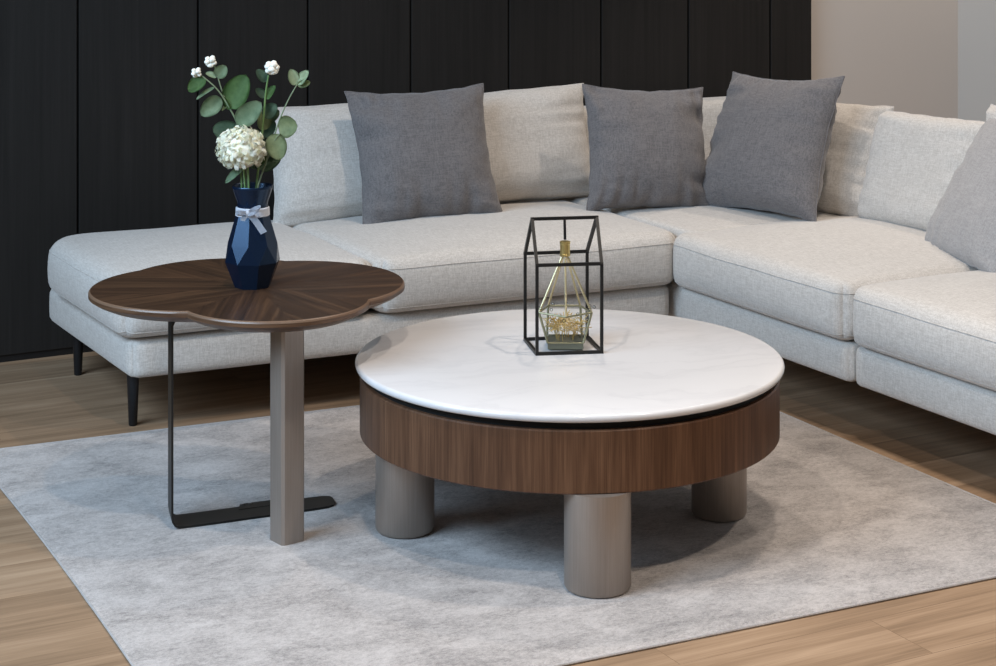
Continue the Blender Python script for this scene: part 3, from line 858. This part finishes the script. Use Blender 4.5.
# chrysanthemum
e4 = empty('chrysanthemum', W(246, 232), 'large ivory white double bloom at the front of the navy vase', 'flower', 'stems in the vase')
for (a, b, c) in (((246, 232, -0.008), (246, 190, -0.008), (244, 164, -0.014)), ((250, 232, -0.014), (250, 190, -0.014), (249, 166, -0.016)),
                  ((242, 232, 0.0), (242.5, 190, -0.004), (241, 166, -0.004))):
    stem(e4, [a, b, c], 0.0030, 0.0026, M_stem)
leaf(e4, (245, 166), (226, 182), 8.5, 'm', 0.5, -0.004, -0.02)
leaf(e4, (255, 166), (262, 150), 15, 'd', 0.3, -0.002)
leaf(e4, (236, 166), (228, 158), 9, 'm', 0.3, 0.0)
bm = bm_new(); cc = W(243, 149, -0.022); RX, RZ = 27.0/414, 24.0/414
rnd = random.Random(11)
NP = 520
for k in range(NP):
    z = 1-2*(k+0.5)/NP; a = k*2.39996
    d = (LAT*sqrt(1-z*z)*cos(a)+DEP*sqrt(1-z*z)*sin(a)*0.9+UP*z)
    d = (d+Vector((rnd.uniform(-.14, .14), rnd.uniform(-.14, .14), rnd.uniform(-.14, .14)))).normalized()
    L = rnd.uniform(0.84, 1.0)
    if z < -0.75: L *= 0.75
    tip = Vector((d.dot(LAT)*RX, d.dot(DEP)*RX*0.9, d.z*RZ))*L
    side = d.cross(Vector((rnd.uniform(-1, 1), rnd.uniform(-1, 1), rnd.uniform(-1, 1)))).normalized(); up = side.cross(d)
    w = rnd.uniform(0.0075, 0.0115); A = []
    for i in range(7):
        s = i/6
        p = cc+LAT*tip.x*(0.62+0.38*s)+DEP*tip.y*(0.62+0.38*s)+UP*tip.z*(0.62+0.38*s)+up*0.016*(s*s-0.2*s)*rnd.choice((0.8, 1.0))
        if i == 6: p += up*0.0026-d*0.002
        ww = w*(0.6+0.5*sin(PI*min(1, s*0.75))) if i < 6 else w*0.6
        A.append([bm.verts.new(p-side*ww/2+up*0.0012), bm.verts.new(p), bm.verts.new(p+side*ww/2+up*0.0012)])
    for i in range(6):
        for j in range(2): bm.faces.new((A[i][j], A[i+1][j], A[i+1][j+1], A[i][j+1]))
bmesh.ops.solidify(bm, geom=bm.faces[:], thickness=0.0009)
b = bmesh.new(); bmesh.ops.create_icosphere(b, subdivisions=3, radius=1)
for v in b.verts: v.co = cc+LAT*v.co.x*RX*0.80+DEP*v.co.y*RX*0.70+UP*v.co.z*RZ*0.80
merge(bm, b)
obj('bloom', bm, M_ivory, e4, angle=50)

# ------------------------------------------------------------------ house frame ornament on the marble
OZ = 0.3902
fl, fr, brr, bl = Vector((2.1965, 3.8765, OZ)), Vector((2.3405, 3.8215, OZ)), Vector((2.388, 3.967, OZ)), Vector((2.2415, 4.014, OZ))
cen = (fl+fr+brr+bl)/4
orn = empty('house_frame_terrarium', (cen.x, cen.y, OZ), 'black wire house frame holding a small brass terrarium on the marble table', 'terrarium')
w = 0.0072; bm = bm_new(); zb = UP*(w/2); ze = UP*0.211; zr = UP*0.307
B = [p+zb for p in (fl, fr, brr, bl)]; E_ = [p+ze for p in (fl, fr, brr, bl)]
rl, rr = (fl+bl)/2+zr+LAT*0.003, (fr+brr)/2+zr+LAT*0.006
for i in range(4):
    add_bar(bm, B[i], B[(i+1) % 4], w, w/2); add_bar(bm, B[i], E_[i], w, 0.0)
add_bar(bm, E_[0], E_[1], w, w/2); add_bar(bm, E_[2], E_[3], w, w/2)
for p, q in ((E_[0], rl), (E_[3], rl), (E_[1], rr), (E_[2], rr)): add_bar(bm, p, q, w, w/3)
add_bar(bm, rl, rr, w, w/2)
obj('frame', bm, M_blackmetal, orn, smooth=False)['label'] = 'black metal house outline'
tc_ = cen+LAT*0.0055
topc = Vector((tc_.x, tc_.y, 0))
bm = bm_new(); add_tube(bm, [((rl+rr)/2).xyz, Vector((tc_.x, tc_.y, 0.646))], 0.0034, 8)
obj('hanging_rod', bm, M_blackmetal, orn)
CZ = 0.6065
bm = bm_new(); add_lathe(bm, [(0.011, CZ), (0.0128, CZ+.001), (0.0128, CZ+.005), (0.0120, CZ+.006), (0.0120, CZ+.029), (0.0128, CZ+.030), (0.0128, CZ+.035), (0.010, CZ+.036)], tc_.x, tc_.y, 32)
obj('cap', bm, M_gold, orn)['label'] = 'brushed brass cap'
NG = 5; rot0 = atan2(-DEP.y, -DEP.x); RG = 0.066
up_ring = [Vector((tc_.x+RG*cos(rot0+2*PI*i/NG), tc_.y+RG*sin(rot0+2*PI*i/NG), 0.476)) for i in range(NG)]   # first one faces the viewer, then right, back, back, left
SQ = Vector((1, 0, 0)); qx = LAT*0.042; qy = DEP*0.040
tcv = Vector((tc_.x, tc_.y, 0))
lo_sq = [tcv+qx-qy, tcv+qx+qy, tcv-qx+qy, tcv-qx-qy]
lo_ring = [p+UP*0.4085 for p in lo_sq]
apex = Vector((tc_.x, tc_.y, CZ))
M_olive = plain('tarnished_brass_strip', lin(150, 146, 118), 0.4, 0.6)
for p in up_ring:
    bm = bm_new(); add_tube(bm, [apex+(p-apex)*0.02+Vector(((p-apex).x, (p-apex).y, 0))*0.10, p], 0.0027, 8); obj('brass_rod', bm, M_champ, orn)
links = ((1, 0), (2, 1), (3, 2), (4, 3))
bm = bm_new()
for i in range(NG): add_tube(bm, [up_ring[i], up_ring[(i+1) % NG]], 0.0024, 8)
for i, j in links: add_tube(bm, [up_ring[i], lo_ring[j]], 0.0030, 8)
for j in range(4): add_tube(bm, [lo_ring[j], lo_ring[(j+1) % 4]], 0.0018, 8)
obj('terrarium_frame', bm, M_olive, orn)
m = NT('clear_thin_glass')
tr = m.n('ShaderNodeBsdfTransparent'); tr.inputs['Color'].default_value = (0.96, 0.98, 0.97, 1)
gl = m.n('ShaderNodeBsdfGlossy'); gl.inputs['Roughness'].default_value = 0.03
fr_ = m.n('ShaderNodeFresnel'); fr_.inputs['IOR'].default_value = 1.35
mx = m.n('ShaderNodeMixShader'); m.l(fr_.outputs[0], mx.inputs[0]); m.l(tr.outputs[0], mx.inputs[1]); m.l(gl.outputs[0], mx.inputs[2])
m.l(mx.outputs[0], m.t.nodes['Material Output'].inputs['Surface']); M_glass = m.m
bm = bm_new()
for loop in ((up_ring[0], up_ring[1], lo_ring[0]), (up_ring[0], lo_ring[0], lo_ring[3]), (up_ring[0], lo_ring[3], up_ring[4]),
             (up_ring[1], up_ring[2], lo_ring[1], lo_ring[0]), (up_ring[2], up_ring[3], lo_ring[2], lo_ring[1]), (up_ring[3], up_ring[4], lo_ring[3], lo_ring[2])):
    bm.faces.new([bm.verts.new(p) for p in loop])
bmesh.ops.solidify(bm, geom=bm.faces[:], thickness=0.0012)
obj('glass_bowl', bm, M_glass, orn, smooth=False)
m = NT('grey_green_tray'); m.color(lin(112, 114, 100)); m.set(Roughness=0.35, Metallic=0.2)
bm = bm_new()
a = [bm.verts.new(p+UP*0.3935) for p in lo_sq]; b = [bm.verts.new(p*1.0+UP*0.4080) for p in lo_sq]
for i in range(4): bm.faces.new((a[i], a[(i+1) % 4], b[(i+1) % 4], b[i]))
bm.faces.new(a[::-1]); bm.faces.new(b)
obj('tray', bm, m.m, orn, smooth=False)
bm = bm_new(); rnd = random.Random(3)
for k in range(150):
    a = rnd.uniform(0, 2*PI); rr_ = 0.042*sqrt(rnd.random()); z = 0.436+0.014*rnd.random()
    p = Vector((tc_.x+rr_*cos(a), tc_.y+rr_*sin(a), z)); pts = [p]
    d = Vector((rnd.uniform(-1, 1), rnd.uniform(-1, 1), rnd.uniform(-0.4, 0.7))).normalized()
    for s in range(4):
        d = (d+Vector((rnd.uniform(-.8, .8), rnd.uniform(-.8, .8), rnd.uniform(-.5, .5)))).normalized()
        p = p+d*0.0075; pts.append(p)
    add_tube(bm, pts, 0.0008, 5)
for k in range(14):
    a = rnd.uniform(0, 2*PI); p = Vector((tc_.x+0.02*cos(a), tc_.y+0.02*sin(a), 0.408))
    add_tube(bm, [p, p+Vector((0.008*cos(a), 0.008*sin(a), 0.028))], 0.001, 5)
nest = obj('dried_moss', bm, plain('golden_dried_moss', lin(206, 176, 112), 0.5, 0.1), orn); tag(nest, 'tangle of golden dried moss', kind='stuff')
# clear crystal beads strung around the rim of the bowl
for k in range(12):
    a = rot0+0.45+2*PI*k/12; r = RG*rnd.uniform(0.86, 1.12)
    p = Vector((tc_.x+r*cos(a), tc_.y+r*sin(a), 0.478+rnd.uniform(-0.012, 0.014)))
    bm = bm_new(); bmesh.ops.create_icosphere(bm, subdivisions=2, radius=rnd.uniform(0.003, 0.0048), matrix=Matrix.Translation(p))
    obj('crystal_bead', bm, M_glass, orn, angle=None)
